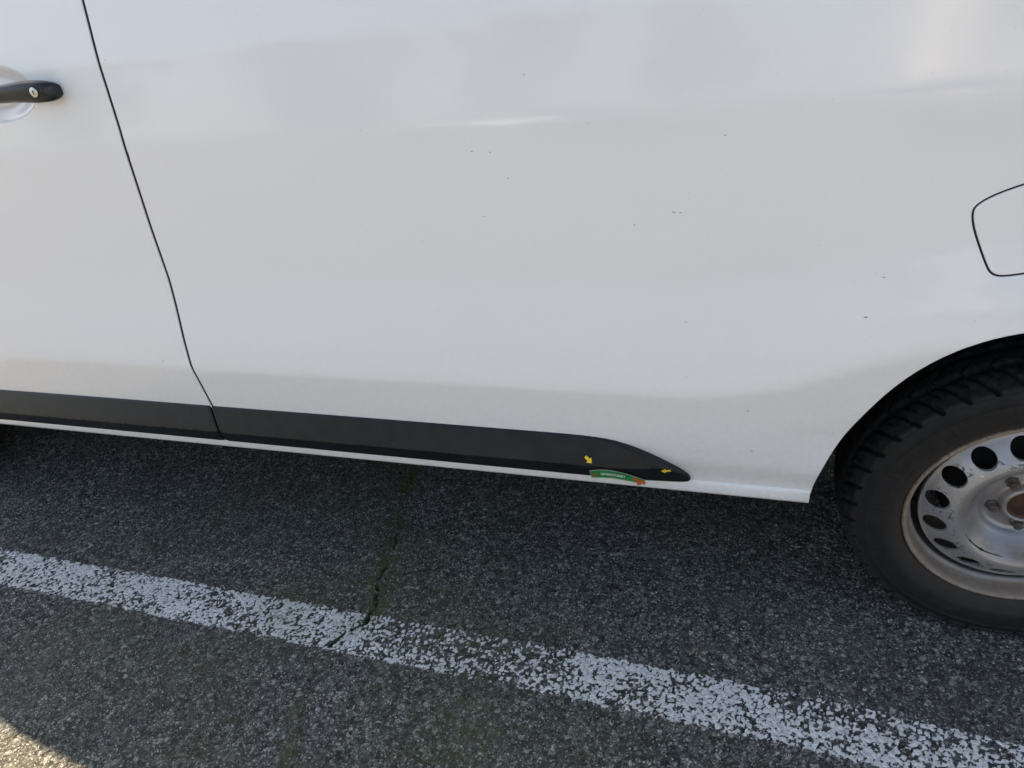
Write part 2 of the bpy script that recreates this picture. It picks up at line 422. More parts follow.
def stretch(c, far, n):   # coordinates growing out to the horizon
    t = np.linspace(0, 1, n+1)[1:]; return c+np.sign(far-c)*(abs(far-c))*t**5+np.sign(far-c)*.01*t
fx = np.arange(-3.45, .52, .0031)
fy = []; y_ = -.86
while y_ < .50: fy.append(y_); y_ += float(np.interp(y_, [-.8, -.2, .1, .5], [.0023, .0027, .0033, .0052]))
fy = np.array(fy)
GX = np.concatenate([stretch(fx[0], -400, 40)[::-1], fx, stretch(fx[-1], 400, 40)])
GY = np.concatenate([stretch(fy[0], -400, 40)[::-1], fy, stretch(fy[-1], 400, 40)])
X, Y = np.meshgrid(GX, GY)
Z, Hh, Rn, Rn2, Mo, Ck = ground_data(X, Y)
fine = (X > fx[0]) & (X < fx[-1]) & (Y > fy[0]) & (Y < fy[-1])
Z = np.where(fine, Z, -.002); Ck = np.where(fine, Ck, 0); Mo = np.where(fine, Mo, 0)
Hh = np.where(fine, Hh, .5); Far = np.where(fine, 0., 1.)
def spots(L, seed):
    t = np.zeros_like(X)
    for i, (x, y, r, a) in enumerate(L):
        m = (np.abs(X-x) < 3*r) & (np.abs(Y-y) < 3*r); d = np.hypot(X[m]-x, Y[m]-y)/r
        t[m] = np.maximum(t[m], a*np.clip(1.5-d-1.3*(fbm(X[m], Y[m], r*.6, seed+i, 3)-.4), 0, 1))
    return t
Stn = spots([(-.5155, .023, .028, .45), (-.30, -.06, .10, .15), (-2.1, -.45, .15, .12), (-1.0, -.42, .09, .12)], 300)
Rst = spots([(-.888, .262, .016, .6), (-.590, -.122, .013, .6), (-2.2, -.37, .01, .4), (-1.7, -.08, .008, .5)], 340)
def grid_mesh(name, X, Y, Z, attrs, keep=None):
    ny, nx = X.shape; idx = np.arange(ny*nx).reshape(ny, nx)
    q = np.stack([idx[:-1, :-1], idx[:-1, 1:], idx[1:, 1:], idx[1:, :-1]], -1).reshape(-1, 4)
    if keep is not None: q = q[keep.ravel()]
    used, inv = np.unique(q, return_inverse=True); q = inv.reshape(-1, 4)
    co = np.stack([X.ravel(), Y.ravel(), Z.ravel()], 1)[used]
    me = bpy.data.meshes.new(name); me.vertices.add(len(co)); me.vertices.foreach_set('co', co.astype(np.float32).ravel())
    me.loops.add(q.size); me.loops.foreach_set('vertex_index', q.astype(np.int32).ravel())
    me.polygons.add(len(q)); me.polygons.foreach_set('loop_start', np.arange(0, q.size, 4, dtype=np.int32))
    me.polygons.foreach_set('use_smooth', np.ones(len(q), bool)); me.update(calc_edges=True)
    for n, a in attrs.items():
        at = me.attributes.new(n, 'FLOAT', 'POINT'); at.data.foreach_set('value', a.ravel()[used].astype(np.float32))
    return me
g = link('asphalt_ground', grid_mesh('asphalt_ground', X, Y, Z, dict(rnd=Rn, rnd2=Rn2, hgt=Hh, moss=Mo, crack=Ck, stain=Stn, rust=Rst, far=Far)), mat_ground())
tag(g, kind='structure')
# worn white parking line, a skin of paint on the stones' tops
rows = (GY > -.36) & (GY < -.13); lx = (GX > -7) & (GX < 5)
sub = np.ix_(rows, lx); LXg, LYg = X[sub], Y[sub]
cy = -.2335-.0112*(LXg+2.6)
cy = cy+np.interp(LXg, [-3.2, -2.6, -1.9, -1.4, -1.0, -.5, -.27, -.05, .3], [.002, .004, .009, .012, .017, .014, .008, -.007, -.016])
half = .0570+.006*(fbm(LXg, LYg, .02, 120, 2)-.5)
edge = (half-np.abs(LYg-cy))/.009
cover = np.interp(LXg, [-3.2, -2.4, -1.9, -1.5, -1.15, -.95, -.6, -.2, .3], [.16, .22, .14, .03, .0, .03, .14, .08, .02])
wear = .395+cover*.8+.55*(fbm(LXg, LYg, .10, 130, 3)-.5)+.80*(fbm(LXg, LYg, .0062, 140, 2)-.5)+.95*(Hh[sub]-.40)
pm = np.where(Ck[sub] > .15, 0, np.minimum(wear, .5+edge*.35+.5*(fbm(LXg, LYg, .008, 150, 2)-.5)))
k4 = np.maximum(np.maximum(pm[:-1, :-1], pm[1:, :-1]), np.maximum(pm[:-1, 1:], pm[1:, 1:])) > .3
lme = grid_mesh('parking_line', LXg, LYg, Z[sub]+.0009, dict(paint=pm, hgt=Hh[sub], moss=Mo[sub], crack=Ck[sub], rnd=Rn[sub], rnd2=Rn2[sub]), k4)
tag(link('parking_line', lme, mat_ground(True)), kind='structure')

# ------------------------------------------------------------------ the van
van = empty('panel_van', (0, 0, 0))
tag(van, 'white panel van parked on asphalt beside a worn white line', 'van')
G = .0034                                              # half a shut line
ARCH = smooth_open([(-.4005, .345), (-.3985, .372), (-.3955, .405), (-.390, .443), (-.373, .503), (-.343, .579), (-.296, .661), (-.239, .720), (-.178, .752), (-.10, .768), (.0, .772), (.10, .766), (.19, .742), (.28, .68), (.34, .60), (.385, .50), (.40, .40)], 2)
flap = [(-.246, .950), (-.228, .962), (-.06, 1.03), (-.035, .89), (-.19, .838), (-.210, .850)]
FLAP = smooth_closed([(-.250, .932), (-.238, .953), (-.19, .975), (-.09, 1.005), (-.045, 1.0), (-.035, .97), (-.04, .90), (-.06, .87), (-.10, .858), (-.182, .840), (-.205, .841), (-.218, .862)], 3)
def flap_off(d):
    P = FLAP if area(FLAP) > 0 else FLAP[::-1]
    t = np.roll(P, -1, 0)-np.roll(P, 1, 0); t /= np.linalg.norm(t, axis=1)[:, None]
    return P+np.stack([-t[:, 1], t[:, 0]], 1)*d
ZB = .376
def top_line(x): return float(np.interp(x, [-4.2, -4.1, -3.95, -3.70, -3.55, -2.85, -2.7, .8, .95], [.70, .86, .99, 1.08, 1.19, 1.76, 1.83, 1.83, 1.78]))
gz = np.linspace(ZB, 1.80, 60)
side = [(float(gapx(z))+G, z) for z in gz[::-1]]       # down the shut line
side += [(-1.30, ZB), (-.9, ZB), (-.402, ZB-.002)]
side += [tuple(p) for p in ARCH[2:]]+[(.405, .345), (.85, .36), (.93, .42), (.955, .60), (.955, 1.2), (.935, 1.6), (.90, 1.80)]
panel('side_panel', side, MP, van, holes=[flap_off(0)], step=.03, sp=.012, r=.0017, wall=.016)
o = panel('fuel_flap', flap_off(.0030), MP, van, step=.02, sp=.008, r=.0020, wall=.010)
# front door with a shallow bowl behind the handle
def bowl(x, z):
    ex = (np.asarray(x)+2.02)/.118; ez = (np.asarray(z)-1.213)/.056
    d = np.sqrt(ex**2+ez**2); t = np.clip((1.0-d)/.55, 0, 1)
    return .019*(t*t*(3-2*t))**.75
Sd = lambda x, z: S(x, z)+bowl(x, z)
ex_, ez_ = np.meshgrid(np.arange(-2.16, -1.88, .004), np.arange(1.14, 1.29, .004))
DX = -2.90
door = [(float(gapx(z))-G, z) for z in gz]             # up the shut line
door += [(-2.72, 1.80), (-2.80, 1.76), (-3.42, 1.27), (-3.50, 1.12), (-3.40, .9), (-2.95, .60), (-2.86, .45), (-2.84, ZB)]
win = [(-1.86, 1.385), (-1.86, 1.72), (-2.72, 1.72), (-3.26, 1.32), (-3.2, 1.29), (-2.5, 1.33)]
panel('front_door', door, MP, van, Sf=Sd, holes=[smooth_closed(win, 2)], step=.03, sp=.014, r=.0017, wall=.016, extra=np.stack([ex_.ravel(), ez_.ravel()], 1))
panel('door_window', smooth_closed(win, 2), MGlass, van, Sf=lambda x, z: S(x, z)+.006, sp=.05, step=.08, wall=0, noround=True)
# front wing
FAX = -3.275
FARCH = [(FAX-p[0], p[1]) for p in ARCH[::-1]][::-1]
wing = [(-2.835-.01, ZB), (-2.866, .45), (-2.956, .60), (-3.406, .9), (-3.506, 1.12), (-3.52, 1.16), (-3.70, 1.075), (-3.95, .985), (-4.09, .86), (-4.13, .62), (-4.10, .36), (-3.68, .35)]
wing += [tuple(p) for p in [(FAX+q[0], q[1]) for q in ARCH]]
wing = wing[:12]+[(FAX+q[0], q[1]) for q in ARCH]
panel('front_wing', wing, MP, van, step=.06, sp=.025, wall=.016)
# right-hand side of the body
rside = [(-2.7, 1.80), (.90, 1.80), (.935, 1.6), (.955, 1.2), (.955, .6), (.93, .42), (.85, .36), (.405, .345)]+[tuple(p) for p in ARCH[::-1]]+[(-2.86, .36)]
rside += [(FAX+q[0], q[1]) for q in ARCH[::-1]]+[(-4.10, .36), (-4.13, .62), (-4.09, .86), (-3.95, .985), (-3.70, 1.075), (-3.52, 1.16), (-2.80, 1.76)]
panel('side_panel', rside, MP, van, step=.08, sp=.03, holes=[smooth_closed(win, 2)], mirror=True, wall=.016)
panel('door_window', smooth_closed(win, 2), MGlass, van, Sf=lambda x, z: S(x, z)+.006, sp=.05, step=.08, wall=0, noround=True, mirror=True)
# surfaces that bridge the two sides
def bridge(name, path, mat, crown=.03, n=24, ny=14, inset=.0, bow=0.0):
    P = np.array(path, float); s = np.r_[0, np.cumsum(np.hypot(*np.diff(P, axis=0).T))]; t = np.linspace(0, s[-1], n)
    px = np.interp(t, s, P[:, 0]); pz = np.interp(t, s, P[:, 1])
    dx = np.gradient(px, t); dz = np.gradient(pz, t); nx, nz = -dz, dx        # outward: left normal of the path
    V = []; F = []
    for i in range(n):
        y0 = float(S(px[i], pz[i]))+inset
        for j in range(ny+1):
            u = j/ny; c = crown*(1-(2*u-1)**4)+bow*(1-(2*u-1)**2)
            V.append((px[i]+nx[i]*c, y0+(WID-2*y0)*u, pz[i]+nz[i]*c))
    for i in range(n-1):
        for j in range(ny): a = i*(ny+1)+j; F.append((a, a+1, a+ny+2, a+ny+1))
    return link(name, meshd(name, V, F), mat, van)
bridge('roof', [(-2.80, 1.765), (-2.74, 1.795), (-2.5, 1.803), (.6, 1.803), (.90, 1.803)], MP, crown=.07, n=20)
bridge('windscreen', [(-3.53, 1.155), (-2.80, 1.76), (-2.72, 1.800)], MGlass, crown=.05, bow=.03)
bridge('bonnet', [(-4.09, .86), (-3.95, .985), (-3.70, 1.075), (-3.52, 1.16)], MP, crown=.03, bow=.05)
bridge('front_bumper', [(-4.06, .20), (-4.10, .36), (-4.13, .62), (-4.09, .86)], MP, crown=.03, bow=.10)
bridge('rear_door', [(.90, 1.803), (.935, 1.6), (.955, 1.2), (.955, .60)], MP, crown=.02, n=16)
bridge('rear_bumper', [(.955, .60), (.96, .5), (.93, .42), (.85, .26)], MT, crown=.05, n=10)
V, F = [], []; box(V, F, ((-2.82-.46)/2, WID/2, .375), (2.36, WID-.10, .05)); box(V, F, (-1.64, WID/2, .30), (2.34, WID-.27, .11)); box(V, F, (-1.6, WID/2, .38), (5.0, WID-.93, .20)); box(V, F, (.66, WID/2, .40), (.46, WID-.12, .06)); box(V, F, (-3.86, WID/2, .28), (.46, WID-.3, .18))
link('underbody', meshd('underbody', V, F, False), MBlack, van)
for yy in (.16, WID-.16):
    V, F = [], []; box(V, F, (-4.10, yy+(.12 if yy < 1 else -.12), .74), (.12, .34, .15)); link('headlight', meshd('headlight', V, F, False), MLamp, van)
    V, F = [], []; box(V, F, (.955, .10 if yy < 1 else WID-.10, 1.05), (.05, .11, .55)); link('tail_light', meshd('tail_light', V, F, False), MRed, van)
V, F = [], []; box(V, F, (-4.20, WID/2, .42), (.06, .9, .14)); link('grille', meshd('grille', V, F, False), MT, van)
# black seal behind the shut lines and dark inner structure
def strip(name, path, wd, off, mat):
    P = resample(path, .03) if False else np.array(path, float)
    t = np.gradient(P, axis=0); t /= np.linalg.norm(t, axis=1)[:, None]; nn = np.stack([-t[:, 1], t[:, 0]], 1)
    V = []; F = []
    for p, q in zip(P, nn):
        for s_ in (-1, 1):
            c = p+q*wd*s_; V.append((c[0], float(S(*p))+off, c[1]))
    for i in range(len(P)-1): F.append((2*i, 2*i+1, 2*i+3, 2*i+2))
    return link(name, meshd(name, V, F), mat, van)
strip('door_seal', [(float(gapx(z)), z) for z in gz], .03, .0026, MBlack)
fl = flap_off(0); strip('flap_seal', np.vstack([fl, fl[:1]]), .012, .0030, MBlack)
# sill flange under the trim
def sill(name, x0, x1, mirror=False):
    prof = [(.030, .366), (.014, .383), (.004, .381), (-.0015, .3775), (-.0035, .373), (-.0035, .352), (-.001, .3465), (.004, .345), (.010, .347), (.014, .36)]
    xs = np.linspace(x0, x1, 30); V = []; F = []; m = len(prof)
    for x in xs:
        for y, z in prof: V.append((x, (WID-y) if mirror else y, z))
    for i in range(len(xs)-1):
        for k in range(m-1):
            f = (i*m+k, (i+1)*m+k, (i+1)*m+k+1, i*m+k+1); F.append(f[::-1] if mirror else f)
    a = len(V)
    for e, i in ((0, 0), (1, len(xs)-1)): F.append(tuple(i*m+k for k in range(m)))
    return link(name, meshd(name, V, F), MP, van)
sill('sill', -2.86, -.4005); sill('sill', -2.86, -.4005, True)
# trim mouldings
def Strim(x, z):
    x = np.asarray(x, float); z = np.asarray(z, float)
    T = np.interp(z, [.370, .378, .394, .4345, .4365, .46, .4955, .50], [-.022, -.027, -.0370, -.0560, -.0565, -.0475, -.0330, -.0320])
    b = S(x, np.maximum(z, .378)); p = b-T; t = np.clip((-.615-x)/.17, 0, 1); t = t*(2-t)
    return b-.006-(p-.006)*t
tp = [(-.97, .4955), (-.886, .4955), (-.824, .4935), (-.780, .4880), (-.745, .4765), (-.716, .4625), (-.687, .4450), (-.658, .4240), (-.636, .4040), (-.626, .3880), (-.629, .3795), (-.645, .3785), (-.70, .3880), (-.76, .3935)]
tp = [tuple(p) for p in smooth_open(tp, 1)]
gt = np.linspace(.3945, .4955, 14)
gapt = lambda z: float(np.interp(z, [.3945, .4365, .4955], [-1.7490, -1.7370, -1.7560]))
trim = [(gapt(z)+G-.0002, z) for z in gt]+tp+[(-1.2, .3945)]
fineT = lambda a, b: np.stack([g_.ravel() for g_ in np.meshgrid(np.arange(a, b, .012), np.arange(.38, .495, .0045))], 1)
o = panel('lower_trim', trim, MT, van, Sf=Strim, step=.02, sp=.008, r=.0035, wall=.03, extra=fineT(-1.75, -.62))
trim2 = [(gapt(z)-G+.0002, z) for z in gt[::-1]]+[(-2.83, .3945), (-2.845, .4955)]
panel('lower_trim', trim2, MT, van, Sf=Strim, step=.02, sp=.008, r=.0035, wall=.03, extra=fineT(-2.82, -1.76))
# wheel arch liners
def liner(cx, mirror):
    V = []; F = []; A = np.linspace(math.radians(-13), math.radians(193), 44); ys = (.02, .10, .30, .42)
    for a in A:
        for y in ys:
            V.append((cx+.425*math.cos(a)*(1 if abs(math.cos(a)) < .9 else .985), WID-y if mirror else y, .345+.44*math.sin(a)))
    m = len(ys)
    for i in range(len(A)-1):
        for k in range(m-1): F.append((i*m+k, i*m+k+1, (i+1)*m+k+1, (i+1)*m+k))
    c = len(V); V.append((cx, (WID-.42) if mirror else .42, .27))
    for i in range(len(A)-1): F.append((i*m+m-1, (i+1)*m+m-1, c))
    return link('wheel_arch_liner', meshd('wheel_arch_liner', V, F), MLiner, van)
for cx in (0, FAX):
    for mi in (False, True): liner(cx, mi)

# door handle: a grip lofted along x, with the lock barrel in its end
def loft_x(name, secs, mat, parent, n=20, p=2.6):
    V = []; F = []
    for (x, y, z, hy, hz) in secs:
        for i in range(n):
            a = 2*math.pi*i/n; c, s_ = math.cos(a), math.sin(a)
            V.append((x, y+hy*math.copysign(abs(c)**(2/p), c), z+hz*math.copysign(abs(s_)**(2/p), s_)))
    for i in range(len(secs)-1):
        for k in range(n): F.append((i*n+k, i*n+(k+1) % n, (i+1)*n+(k+1) % n, (i+1)*n+k))
    F.append(tuple(range(n))[::-1]); F.append(tuple((len(secs)-1)*n+k for k in range(n)))
    return link(name, meshd(name, V, F), mat, parent)
hs = [(-2.160, .012, 1.212, .006, .010), (-2.155, .004, 1.212, .009, .013), (-2.13, -.004, 1.212, .011, .0150), (-2.08, -.012, 1.212, .010, .0150), (-2.02, -.015, 1.2125, .0095, .0148), (-1.97, -.015, 1.2140, .0100, .0155),
      (-1.93, -.0145, 1.2145, .0110, .0175), (-1.90, -.0135, 1.2140, .0120, .0195), (-1.875, -.0120, 1.2125, .0130, .0203), (-1.855, -.0100, 1.2115, .0135, .0195), (-1.842, -.0070, 1.2105, .0130, .0175), (-1.835, -.0030, 1.2100, .0115, .0145), (-1.832, .002, 1.2100, .008, .0110)]
hs2 = []
for a, b in zip(hs[:-1], hs[1:]):
    for t in (0, .5): hs2.append(tuple(u+(v_-u)*t for u, v_ in zip(a, b)))
hs2.append(hs[-1])
handle = loft_x('door_handle', hs2, MHandle, van, 28)
def disc(name, c, r, depth, mat, parent, nrm=(0, -1, 0), n=24, sz=1.0):
    q = Vector(nrm).normalized().to_track_quat('Z', 'Y'); V = []; F = []
    rings = [(r, -depth), (r, -.0004), (r*.9, .0), (r*.55, .0003)]
    for rr, h in rings:
        for i in range(n):
            a = 2*math.pi*i/n; V.append(Vector(c)+q@Vector((rr*math.cos(a), rr*math.sin(a)*sz, h)))
    for k in range(len(rings)-1):
        for i in range(n): F.append((k*n+i, k*n+(i+1) % n, (k+1)*n+(i+1) % n, (k+1)*n+i))
    F.append(tuple((len(rings)-1)*n+i for i in range(n)))
    return link(name, meshd(name, V, F), mat, parent)
disc('lock_surround', (-1.8660, -.0247, 1.2130), .0120, .004, MBlack, handle)
lk = disc('lock_cylinder', (-1.8645, -.0260, 1.2128), .0092, .004, MLock, handle)
V, F = [], []; box(V, F, (-1.8645, -.0266, 1.2128), (.0012, .001, .0075)); link('keyway', meshd('keyway', V, F, False), MBlack, handle)

# ------------------------------------------------------------------ wheels
RO = .0                                                # wheel plane offset in y
def build_tyre():
    prof = [(.2165, .062), (.2185, .055), (.2225, .0490), (.2260, .0475), (.2290, .0445), (.236, .0400), (.240, .0375), (.2425, .0362), (.2445, .0352), (.252, .0325), (.262, .0308), (.272, .0303), (.280, .0310), (.2850, .0322), (.2870, .0318), (.2890, .0326), (.2960, .0350), (.3020, .0378), (.3035, .0380), (.3050, .0368), (.3065, .0362), (.3085, .0372), (.3125, .0395), (.3140, .0435), (.3165, .0495), (.3190, .0560)]
    tread = np.linspace(.060, .232, 30)
    for y in tread: prof.append((.3305-.0090*abs((y-.146)/.086)**2.4, float(y)))
    prof += [(.3210, .243), (.3120, .250), (.300, .256), (.285, .260), (.26, .262), (.235, .25), (.2165, .235)]
    n = 1512; P = np.array(prof); m = len(P)
    a = np.arange(n)*2*np.pi/n
    A, R = np.meshgrid(a, P[:, 0], indexing='ij'); _, Yy = np.meshgrid(a, P[:, 1], indexing='ij')
    d = np.zeros_like(A)
    for gy in (.095, .146, .197): d = np.maximum(d, .0075*np.clip(1.5-np.abs(Yy-gy)/.0048, 0, 1))
    NB = 44
    def lat(phase, ylo, yhi, slope, width, depth):
        ph = ((A+slope*(Yy-.05)*(1+8*(Yy-.05))+phase)*NB/(2*np.pi)) % 1
        arcd = np.minimum(ph, 1-ph)*2*np.pi/NB*.32
        msk = np.clip((Yy-ylo)/.004, 0, 1)*np.clip((yhi-Yy)/.004, 0, 1)
        return depth*np.clip(1.5-arcd/width, 0, 1)*msk
    d = np.maximum(d, lat(0, .030, .093, -1.5, .0040, .0090))
    d = np.maximum(d, lat(.06, .098, .143, 1.5, .0022, .006))
    d = np.maximum(d, lat(.02, .149, .195, 1.5, .0022, .006))
    d = np.maximum(d, lat(.03, .199, .245, -2.5, .0024, .0075))
    d = np.maximum(d, lat(.07, .062, .088, -1.5, .0013, .005))
    d *= np.clip((P[:, 0]-.3030)/.008, 0, 1)[None, :]
    # shoulder blocks stand out of the sidewall
    ph = ((A*NB/(2*np.pi)) % 1); sh = (P[:, 0] > .2955) & (P[:, 0] < .3045) & (P[:, 1] < .1)
    Rn_ = R-d
    Yn = Yy.copy()
    Yn += (d*.55)*((P[:, 0] > .303) & (P[:, 1] < .06))[None, :]
    # relief marks on the sidewall (worn, unreadable moulding)
    rr = random.Random(4); rel = np.zeros_like(A)
    for k in range(70):
        a0 = rr.random()*2*math.pi; r0 = .252+.022*rr.random(); 
        if rr.random() < .5: rel += ((np.abs((A-a0+np.pi) % (2*np.pi)-np.pi) < .0035) & (R > r0) & (R < r0+.018) & (Yy < .1))*.0010
        else: rel += ((np.abs((A-a0+np.pi) % (2*np.pi)-np.pi) < .035) & (np.abs(R-r0) < .003) & (Yy < .1))*.0009
    rel += ((np.abs(R-.2870) < .0008) & (Yy < .1))*.0012+((np.abs(R-.2440) < .001) & (Yy < .1))*.0012
    Yn -= np.clip(rel*1.5, 0, .0020)
    Vx = Rn_*np.cos(A); Vz = Rn_*np.sin(A)
    return P, n, Vx, Yn, Vz
P_, n_, tx, ty, tz = build_tyre()
def tyre_mesh():
    m = len(P_); z = tz+ZW-.003
    low = np.clip((.045-z)/.045, 0, 1); yb = ty-.003*low**2*(ty < .1)+.004*low**2*(ty > .19)
    z = np.maximum(z, .0005)-ZW+.003
    co = np.stack([tx.ravel(), yb.ravel(), z.ravel()], 1)
    idx = np.arange(n_*m).reshape(n_, m); j = np.roll(idx, -1, 0)
    q = np.stack([idx[:, :-1], j[:, :-1], j[:, 1:], idx[:, 1:]], -1).reshape(-1, 4)
    me = bpy.data.meshes.new('tyre'); me.vertices.add(len(co)); me.vertices.foreach_set('co', co.astype(np.float32).ravel())
    me.loops.add(q.size); me.loops.foreach_set('vertex_index', q.astype(np.int32).ravel())
    me.polygons.add(len(q)); me.polygons.foreach_set('loop_start', np.arange(0, q.size, 4, dtype=np.int32))
    me.polygons.foreach_set('use_smooth', np.ones(len(q), bool)); me.update(calc_edges=True)
    return me
# steel wheel: the barrel and the disc with its ring of sixteen vent holes, one mesh
DR = [.0, .034, .0365, .041, .046, .068, .075, .080, .086, .100, .112, .122, .130, .140, .150, .160, .170, .177, .181, .1845]
DY = [.085, .088, .084, .086, .102, .104, .1005, .092, .086, .068, .055, .048, .047, .0505, .0575, .0655, .074, .0805, .083, .083]
_rr = np.arange(0, .2, .0005); _ry = np.interp(_rr, DR, DY); _kk = np.exp(-.5*(np.arange(-8, 9)*.0005/.0016)**2); _kk /= _kk.sum()
_ry = np.convolve(np.pad(_ry, 8, mode='edge'), _kk, 'valid')
Sw = lambda x, z: np.interp(np.hypot(x, z), _rr, _ry)
A0, RH = 1.8775, .1595
vents = []
for k in range(16):
    a = A0+k*2*math.pi/16; c, s_ = math.cos(a), math.sin(a); P = []
    for i in range(28):
        t = 2*math.pi*i/28; u, v_ = .0186*math.cos(t), .0198*math.sin(t)
        P.append(((RH+u)*c-v_*s_, (RH+u)*s_+v_*c))
    vents.append(np.array(P))
circ = lambda r, n: np.array([(r*math.cos(2*math.pi*i/n), r*math.sin(2*math.pi*i/n)) for i in range(n)])
polar = np.vstack([circ(r, max(24, int(r*2*math.pi/.005))) for r in np.arange(.038, .184, .0035)])
wheel = panel('wheel', circ(.1845, 200), MRim, van, Sf=Sw, holes=[circ(.0335, 60)]+vents, step=.2, sp=.004, r=.0007, wall=.035, hole_wall=.006, extra=polar)
wheel.data.name = 'wheel'
barrel = lathe('rim_barrel', [(.2185, .060), (.2190, .0540), (.2190, .0505), (.2175, .0478), (.2150, .0470), (.2120, .0482), (.2095, .0520), (.2075, .0590), (.2062, .0680), (.2050, .0780), (.2015, .0830), (.1985, .0850), (.1970, .0900), (.1960, .1020), (.1925, .1100), (.1890, .1250), (.1860, .1600), (.1900, .2000), (.2000, .2300), (.2180, .2360)], 200)
bo = link('rim', barrel, MRim, wheel)
tyre = link('tyre', tyre_mesh(), MRub, wheel)
hub = lathe('hub', [(.0001, .120), (.024, .120), (.029, .116), (.0315, .100), (.0325, .089), (.034, .092), (.034, .12)], 48)
link('hub', hub, MHub, wheel)
drum = lathe('brake_drum', [(.0001, .128), (.10, .128), (.13, .135), (.14, .15), (.14, .19)], 48)
link('brake_drum', drum, MBlack, wheel)
bolt = lathe('wheel_bolt', [(.0001, .083), (.0045, .083), (.0050, .0855), (.0085, .0858), (.0095, .088), (.0098, .096), (.0125, .099), (.0130, .106)], 6)
bolt.polygons.foreach_set('use_smooth', [False]*len(bolt.polygons))
for k in range(5):
    a = math.radians(124.5+72*k)
    b = link('wheel_bolt', bolt, MBolt, wheel, (.054*math.cos(a), 0, .054*math.sin(a)))
    b.rotation_euler = (0, -.4*k, 0)
wheel.location = (-.0015, RO, ZW-.003)
w2 = copy_tree(wheel, van); w2.location = (FAX, RO, ZW)
for cx in (0, FAX):
    w3 = copy_tree(wheel, van); w3.location = (cx, WID-RO, ZW); w3.rotation_euler = (0, 0, math.pi)

# rusty curved scrape in the near wheel's dish
sp_ = smooth_open([(-.1006, -.0563), (-.0861, -.0760), (-.0671, -.0926), (-.0475, -.1026), (-.0245, -.1088)], 2); V, F = [], []
for i, p in enumerate(sp_):
    d_ = sp_[min(i+1, len(sp_)-1)]-sp_[max(i-1, 0)]; d_ /= np.hypot(*d_); wd = (.0003+.0010*math.sin(math.pi*i/(len(sp_)-1)))*(1.9 if i % 5 == 2 else 1)
    for s_ in (-1, 1):
        x, z = p[0]-d_[1]*wd*s_, p[1]+d_[0]*wd*s_; V.append((x, float(Sw(x, z))-.0003, z))
    if i: F.append((2*i-2, 2*i-1, 2*i+1, 2*i))
link('rust_scrape', meshd('rust_scrape', V, F), mat_simple('rust', (.05, .022, .012), .9), wheel)

# ------------------------------------------------------------------ stickers and specks on the body
def flat_on(name, poly, Sf, off, mat, parent, th=.0006, label=None):
    V = [(x, float(Sf(x, z))-off, z) for x, z in poly]; n = len(V)
    V += [(x, y+th, z) for x, y, z in V]; F = [tuple(range(n))]+[tuple(range(2*n-1, n-1, -1))]+[(i, (i+1) % n, n+(i+1) % n, n+i) for i in range(n)]
    o = link(name, meshd(name, V, F, False), mat, parent)
    if label: o['label'] = label
    return o
def arrow(cx, cz, L, ang):
    c, s_ = math.cos(ang), math.sin(ang); k = L
    pts = [(-.5, -.17), (.02, -.17), (.02, -.42), (.5, 0), (.02, .42), (.02, .17), (-.5, .17)]
    return [(cx+k*(c*a-s_*b), cz+k*(s_*a+c*b)) for a, b in pts]
flat_on('arrow_sticker', arrow(-.8250, .4500, .018, math.radians(-42)), Strim, .0014, MYel, van, label='small yellow arrow sticker pointing down to the right, left of the green sticker')
flat_on('arrow_sticker', arrow(-.6730, .4285, .019, math.pi), Strim, .0014, MYel, van, label='small yellow arrow sticker pointing left, near the tapered tip of the black trim')
# curved green sticker bridging trim and sill
def Sst(x, z): return -.0372-.44*(np.asarray(z)-.391)
def band(t0, t1, s0, s1, n=26):
    tp_ = []; 
    X_ = lambda t: -.8250+t*.1110
    top = lambda t: .4190+.0125*math.sin(math.pi*min(1, t*1.02)**.8)-.0165*t**2.2
    bot = lambda t: .3830+.0060*math.sin(math.pi*t)-.0070*t**2
    f = lambda t, s_: (X_(t), bot(t)+(top(t)-bot(t))*s_)
    return [f(t0+(t1-t0)*i/n, s0) for i in range(n+1)]+[f(t1+(t0-t1)*i/n, s1) for i in range(n+1)]
def sheet(name, poly_rows, off, mat, parent, label=None):
    V = []; F = []; m = len(poly_rows[0])
    for rowp in poly_rows:
        for x, z in rowp: V.append((x, float(Sst(x, z))-off, z))
    for i in range(len(poly_rows)-1):
        for k in range(m-1): F.append((i*m+k, i*m+k+1, (i+1)*m+k+1, (i+1)*m+k))
    n0 = len(V); V += [(x, y+.0005, z) for x, y, z in V]; F += [tuple(n0+i for i in f[::-1]) for f in F]
    o = link(name, meshd(name, V, F, False), mat, parent)
    if label: o['label'] = label
    return o
def rows(t0, t1, s0, s1, n=26, m=5):
    out = []
    for k in range(m+1):
        b = band(t0, t1, s0+(s1-s0)*k/m, 1, n)[:n+1]; out.append(b)
    return out
stk = sheet('sticker', rows(0, 1, 0, 1), .0010, MWhiteS, van, 'small curved green sticker with white lettering and an orange end, on the sill')
sheet('sticker_print', rows(.005, .995, .24, .97), .0016, MGreen, stk)
def blob(name, t, s_, rx, rz, mat, off=.0021, seed=1):
    rr = random.Random(seed); c = band(t, t+.001, s_, s_, 1)[0]
    poly = [(c[0]+rx*math.cos(a)*(.8+.4*rr.random()), c[1]+rz*math.sin(a)*(.8+.4*rr.random())) for a in [2*math.pi*i/12 for i in range(12)]]
    flat_on(name, poly, Sst, off, mat, stk, .0004)
blob('berry_print', .92, .50, .0095, .0085, MOrange, seed=2); blob('berry_print', .83, .66, .006, .0045, MOrange, seed=5)
blob('leaf_print', .08, .52, .0070, .0090, MOlive, seed=3); blob('leaf_print', .88, .10, .0045, .003, MOlive, seed=4)
V, F = [], []
